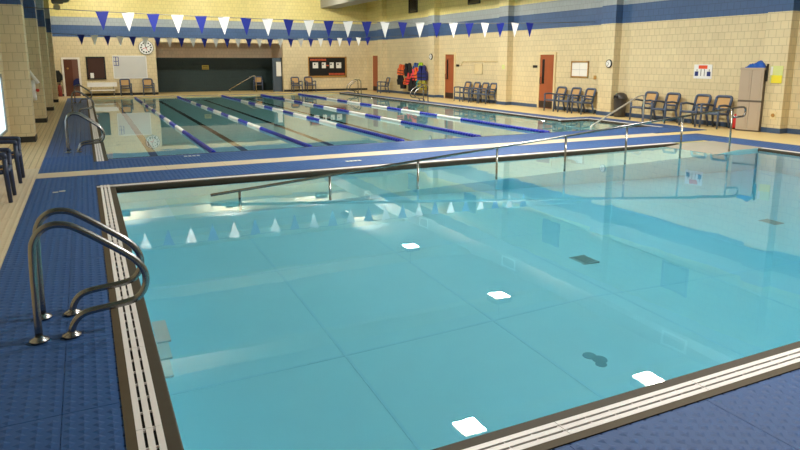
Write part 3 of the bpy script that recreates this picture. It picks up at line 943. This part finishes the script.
# red cone with hose
t = thing('traffic_cone', 'short red cone between the chair and the cabinet', 'cone', (16.15, 11.98, -.012))
MB().bbox(-.1, .1, -.1, .1, 0, .025, .02).build('base', 'black', t)
MB().lathe([(.10, .025), (.085, .1), (.045, .38), (.03, .42)], 18).build('body', 'red', t)
tag(MB().tube([(16.3 + .0 * a, 11.98 + .16 * math.cos(a), .2 + .17 * math.sin(a)) for a in [2 * PI * i / 20 for i in range(20)]], .014, 6, closed=True).build('hose_ring', 'wood'),
    'tan hose ring leaning by the red cone', 'hose')

# ------------------------------------------------------------------ life jackets on hooks
def life_jacket(loc, colour, label, s, tilt):
    m = mat('vest_' + label.split()[0], colour, .6, noise=.12, scale=12)
    t = thing('life_jacket', label, 'life jacket', loc, 0, 'life jackets hanging in a cluster on the wall')
    t.rotation_euler = (tilt, 0, .62)
    s *= 1.2
    for sd in (-1, 1):
        pts = [(sd * .015, -.62), (sd * .2, -.6), (sd * .22, -.3), (sd * .15, -.22), (sd * .14, -.06), (sd * .1, 0), (sd * .05, -.02), (sd * .05, -.16), (sd * .015, -.24)]
        pts = [(a * s, b * s) for a, b in pts]
        MB().prism(pts, 'x', -.2, -.06).build('front_panel', m, t)
    pts = [(a * s, b * s) for a, b in [(-.22, -.6), (.22, -.6), (.22, -.3), (.15, -.22), (.13, -.02), (-.13, -.02), (-.15, -.22), (-.22, -.3)]]
    MB().prism(pts, 'x', -.06, .0).build('back_panel', m, t)
    for z in (-.35, -.5):
        MB().box(-.21, -.195, -.2 * s, .2 * s, (z - .02) * s, (z + .02) * s).build('strap', 'black', t)
    return t
BK, OR = (22, 22, 26), (224, 98, 44)
XJ = XR - .01
for (y, z, colr, lab, s, tl) in [
    (33.1, 1.65, OR, 'orange life jacket on the top hook at the chair end', .8, .15),
    (32.25, 1.72, BK, 'black life jacket hung at the top between two orange ones', .95, -.12),
    (33.2, 1.08, BK, 'black life jacket below the orange one at the chair end', .75, -.1),
    (32.55, .92, OR, 'orange-red life jacket low between two black ones', .5, .2),
    (32.9, .72, BK, 'lowest black life jacket hanging just over the baseboard', .55, 0),
    (32.05, 1.2, (214, 60, 52), 'red life jacket in the middle of the lower row', .85, .1),
    (31.5, 1.74, (52, 84, 150), 'blue life jacket half hidden behind a pink one', .6, .1),
    (31.55, 1.45, (226, 70, 84), 'pink life jacket left of the bright orange one', .85, -.15),
    (31.15, 1.52, (236, 104, 36), 'bright orange life jacket over the teal one', .95, -.2),
    (30.95, 1.76, (170, 210, 40), 'lime life jacket peeking over the orange one', .5, 0),
    (31.55, .95, BK, 'black life jacket under the pink and orange ones', 1.0, .05),
    (31.0, 1.0, (30, 140, 140), 'teal life jacket at the bottom of the cluster', .8, -.1),
    (30.42, 1.62, (28, 34, 104), 'navy life jacket at the clock end of the row', 1.05, 0),
    (30.42, 1.03, (150, 140, 48), 'olive yellow life jacket below the navy one', .9, .05)]:
    off = {'lime': 0, 'blue': 0, 'black': .14, 'lowest': .1, 'navy': .2, 'olive': .18, 'bright': .12}.get(lab.split()[0], .05)
    life_jacket((XJ - .26 - off - random.uniform(0, .03), y - .42, z), colr, lab, s, tl)

# ------------------------------------------------------------------ far wall fittings
t = thing('whiteboard', 'large whiteboard with a small blue grid in its corner', 'whiteboard', (2.33, YF, 1.5))
MB().box(-.84, .84, -.02, 0, -.59, .6).build('panel', mat('whiteboard_face', (206, 206, 202), .35, noise=.05, scale=3), t)
fr = MB()
for a, b, c, d2 in ((-.86, .86, -.61, -.57), (-.86, .86, .58, .62), (-.86, -.82, -.6, .6), (.82, .86, -.6, .6)): fr.box(a, b, -.03, 0, c, d2)
fr.build('frame', 'white', t)
gr = MB()
for a, b, c, d2 in ((-.84, -.55, .53, .56), (-.84, -.55, .3, .33), (-.84, -.55, .08, .11), (-.84, -.81, .08, .56), (-.71, -.68, .08, .56), (-.58, -.55, .08, .56)): gr.box(a, b, -.024, -.02, c, d2)
gr.build('blue_grid', 'flag_blue', t)
t = thing('bulletin_board', 'black bulletin board in a wood frame with four white cards', 'notice board', (13.7, YF, 1.49))
MB().box(-1.2, 1.2, -.03, 0, -.6, .58).build('panel', 'board_black', t)
fr = MB()
for a, b, c, d2 in ((-1.24, 1.28, -.66, -.56), (-1.24, 1.28, .55, .6), (-1.24, -1.19, -.6, .58), (1.18, 1.28, -.66, .6)): fr.box(a, b, -.05, 0, c, d2)
fr.build('frame', 'wood', t)
for a, b in ((-.95, -.6), (-.36, -.1), (.16, .42), (.58, .92)):
    c = MB().box(a, b, -.036, -.03, -.1, .25).build('card', 'paper', t)
    MB().lathe([(.05, -.04), (.05, -.036)], 10, ((a + b) / 2 - .05, 0, .14), 'y').build('picture', 'kick', c)
for a, z in ((-1.1, .35), (.1, -.52)):
    q = MB()
    for k in range(11): q.box(a + k * .095, a + k * .095 + .075, -.034, -.03, z, z + .12)
    q.build('lettering', 'orange_text', t)['kind'] = 'stuff'
MB().box(-.08, .1, -.034, -.03, .03, .1).build('lettering', 'orange_text', t)
t = thing('bench', 'low white bench of two plank rows under the dark window', 'bench', (.85, 38.2, -.012))
MB().bbox(-.72, .72, -.3, .1, .66, .72, .01).build('upper_plank', 'white', t)
MB().box(-.72, .72, -.3, -.27, .5, .66).build('apron', 'white', t)
MB().bbox(-.6, .6, -.62, -.36, .3, .35, .01).build('lower_plank', 'white', t)
for x in (-.55, .55):
    MB().tube([(x, -.55, 0), (x, -.55, .3), (x, -.2, .33), (x, -.2, .68)], .02, 6).build('leg', 'grey', t)
    MB().tube([(x, .05, 0), (x, .05, .68)], .02, 6).build('leg', 'grey', t)
t = thing('towel', 'dark blue towel draped by the brown door', 'towel', (-.3, YF - .05, .86))
MB().prism([(-.24, -.3), (-.2, -.05), (-.08, .06), (.06, .08), (.1, -.3), (-.05, -.36)], 'y', -.1, .0).build('cloth', mat('towel_blue', (24, 36, 90), .9), t)
t = thing('coat', 'black coat hanging on the wall beside the brown door', 'coat', (-1.2, YF - .02, 1.35))
MB().prism([(-.1, 0), (.06, 0), (.16, -.18), (.17, -.42), (.08, -.62), (-.16, -.6), (-.2, -.2)], 'y', -.16, 0).build('body', 'black', t)
MB().prism([(.1, -.1), (.2, -.25), (.2, -.5), (.12, -.5)], 'y', -.2, -.05).build('sleeve', 'black', t)
t = thing('fire_extinguisher', 'red fire extinguisher standing under the black coat', 'extinguisher', (-1.17, YF - .2, -.012))
MB().lathe([(.09, 0), (.1, .02), (.1, .52), (.06, .6), (.03, .64)], 16).build('cylinder', mat('dull_red', (128, 44, 34), .45), t)
MB().box(-.05, .05, -.02, .02, .63, .69).build('valve', 'black', t)
MB().tube(bez([(.03, 0, .66), (.13, 0, .6), (.13, 0, .25)], 4, .06), .012, 6).build('hose', 'black', t)
# white rescue hook and tube on the second pillar
t = thing('rescue_tube', 'white rescue tube with a red knob hanging on a block pillar', 'rescue tube', (-1.36, LP[1] - .02, 1.6))
MB().tube([(-.1, -.03, .0), (-.05, -.05, -.12), (.05, -.08, -.3), (.12, -.08, -.42)], [.03, .045, .055, .06], 10).build('strap', 'white', t)
MB().tube([(.0, -.06, -.32), (-.04, -.07, -.55), (-.03, -.07, -.8), (.0, -.06, -.92)], [.05, .08, .08, .05], 10).build('float', 'white', t)
MB().lathe([(.02, -.16), (.05, -.14), (.05, -.11), (.02, -.09)], 12, (.09, 0, -.62), 'y').build('knob', 'red', t)
# loudspeaker pair high by the last pillar
t = thing('loudspeaker', 'grey loudspeaker on a bracket high above the painted band', 'loudspeaker', (-.62, 30.0, 4.25))
MB().bbox(-.3, .12, -.22, .2, -.15, .5, .05).build('box', 'grey', t)
MB().lathe([(.05, 0), (.09, -.1), (.17, -.22), (.18, -.23)], 16, (.2, 0, .05), 'y').build('horn', 'grey', t)
MB().lathe([(.04, 0), (.08, -.08), (.13, -.16)], 16, (-.12, -.05, -.3), 'y').build('horn', 'frame', t)
MB().tube([(-.1, 0, -.3), (-.1, 0, .6), (-.1, 0, ZC - 4.26)], .025, 6).build('bracket', 'grey', t)

# ------------------------------------------------------------------ alcove
t = thing('wall_sign', 'small yellow sign on the dark alcove wall', 'sign', (6.75, AYB, 1.45))
MB().box(-.2, .2, -.015, 0, -.13, .13).build('panel', mat('sign_yellow', (206, 184, 84), .6), t)
MB().box(-.15, .15, -.018, -.015, .04, .07).build('print', 'kick', t)
MB().box(-.15, .15, -.018, -.015, -.06, -.03).build('print', 'kick', t)
t = thing('alcove_handrail', 'short sloping metal handrail inside the dark alcove', 'handrail', (0, 39.6, -.012))
MB().tube(bez([(7.8, 0, .15), (9.25, 0, .95), (9.45, 0, .95), (9.45, 0, 0)], 5, .1), .03, 8).build('rail', 'steel', t)
MB().tube([(7.85, 0, 0), (7.85, 0, .18)], .03, 8).build('post', 'steel', t)
t = thing('narrow_poster', 'narrow white poster on the alcove side panel', 'poster', (10.72, YF + .35, 1.35))
MB().box(-.16, .14, -.01, 0, -.42, .42).build('sheet', 'paper', t)
MB().box(-.16, .14, .0, .02, -.46, .46).build('backing', 'grey', t)
struct(MB().box(10.35, AX1 - .005, YF + .38, YF + .5, 0, 2.0).build('trim_1', mat('slate_panel', (70, 84, 98), .5)))

# ------------------------------------------------------------------ underwater lamps in the lap pool's far side
for y, lab in ((16.9, 'round underwater lamp near the stair recess'), (31.0, 'round underwater lamp near the far end of the lap pool')):
    t = thing('pool_lamp', lab, 'lamp', (u1, y, -.45))
    MB().lathe([(.15, .0), (.15, -.03), (.12, -.04)], 18, axis='x').build('ring', 'steel', t)
    MB().lathe([(.115, -.03), (.08, -.055)], 18, axis='x').build('lens', 'lens', t)
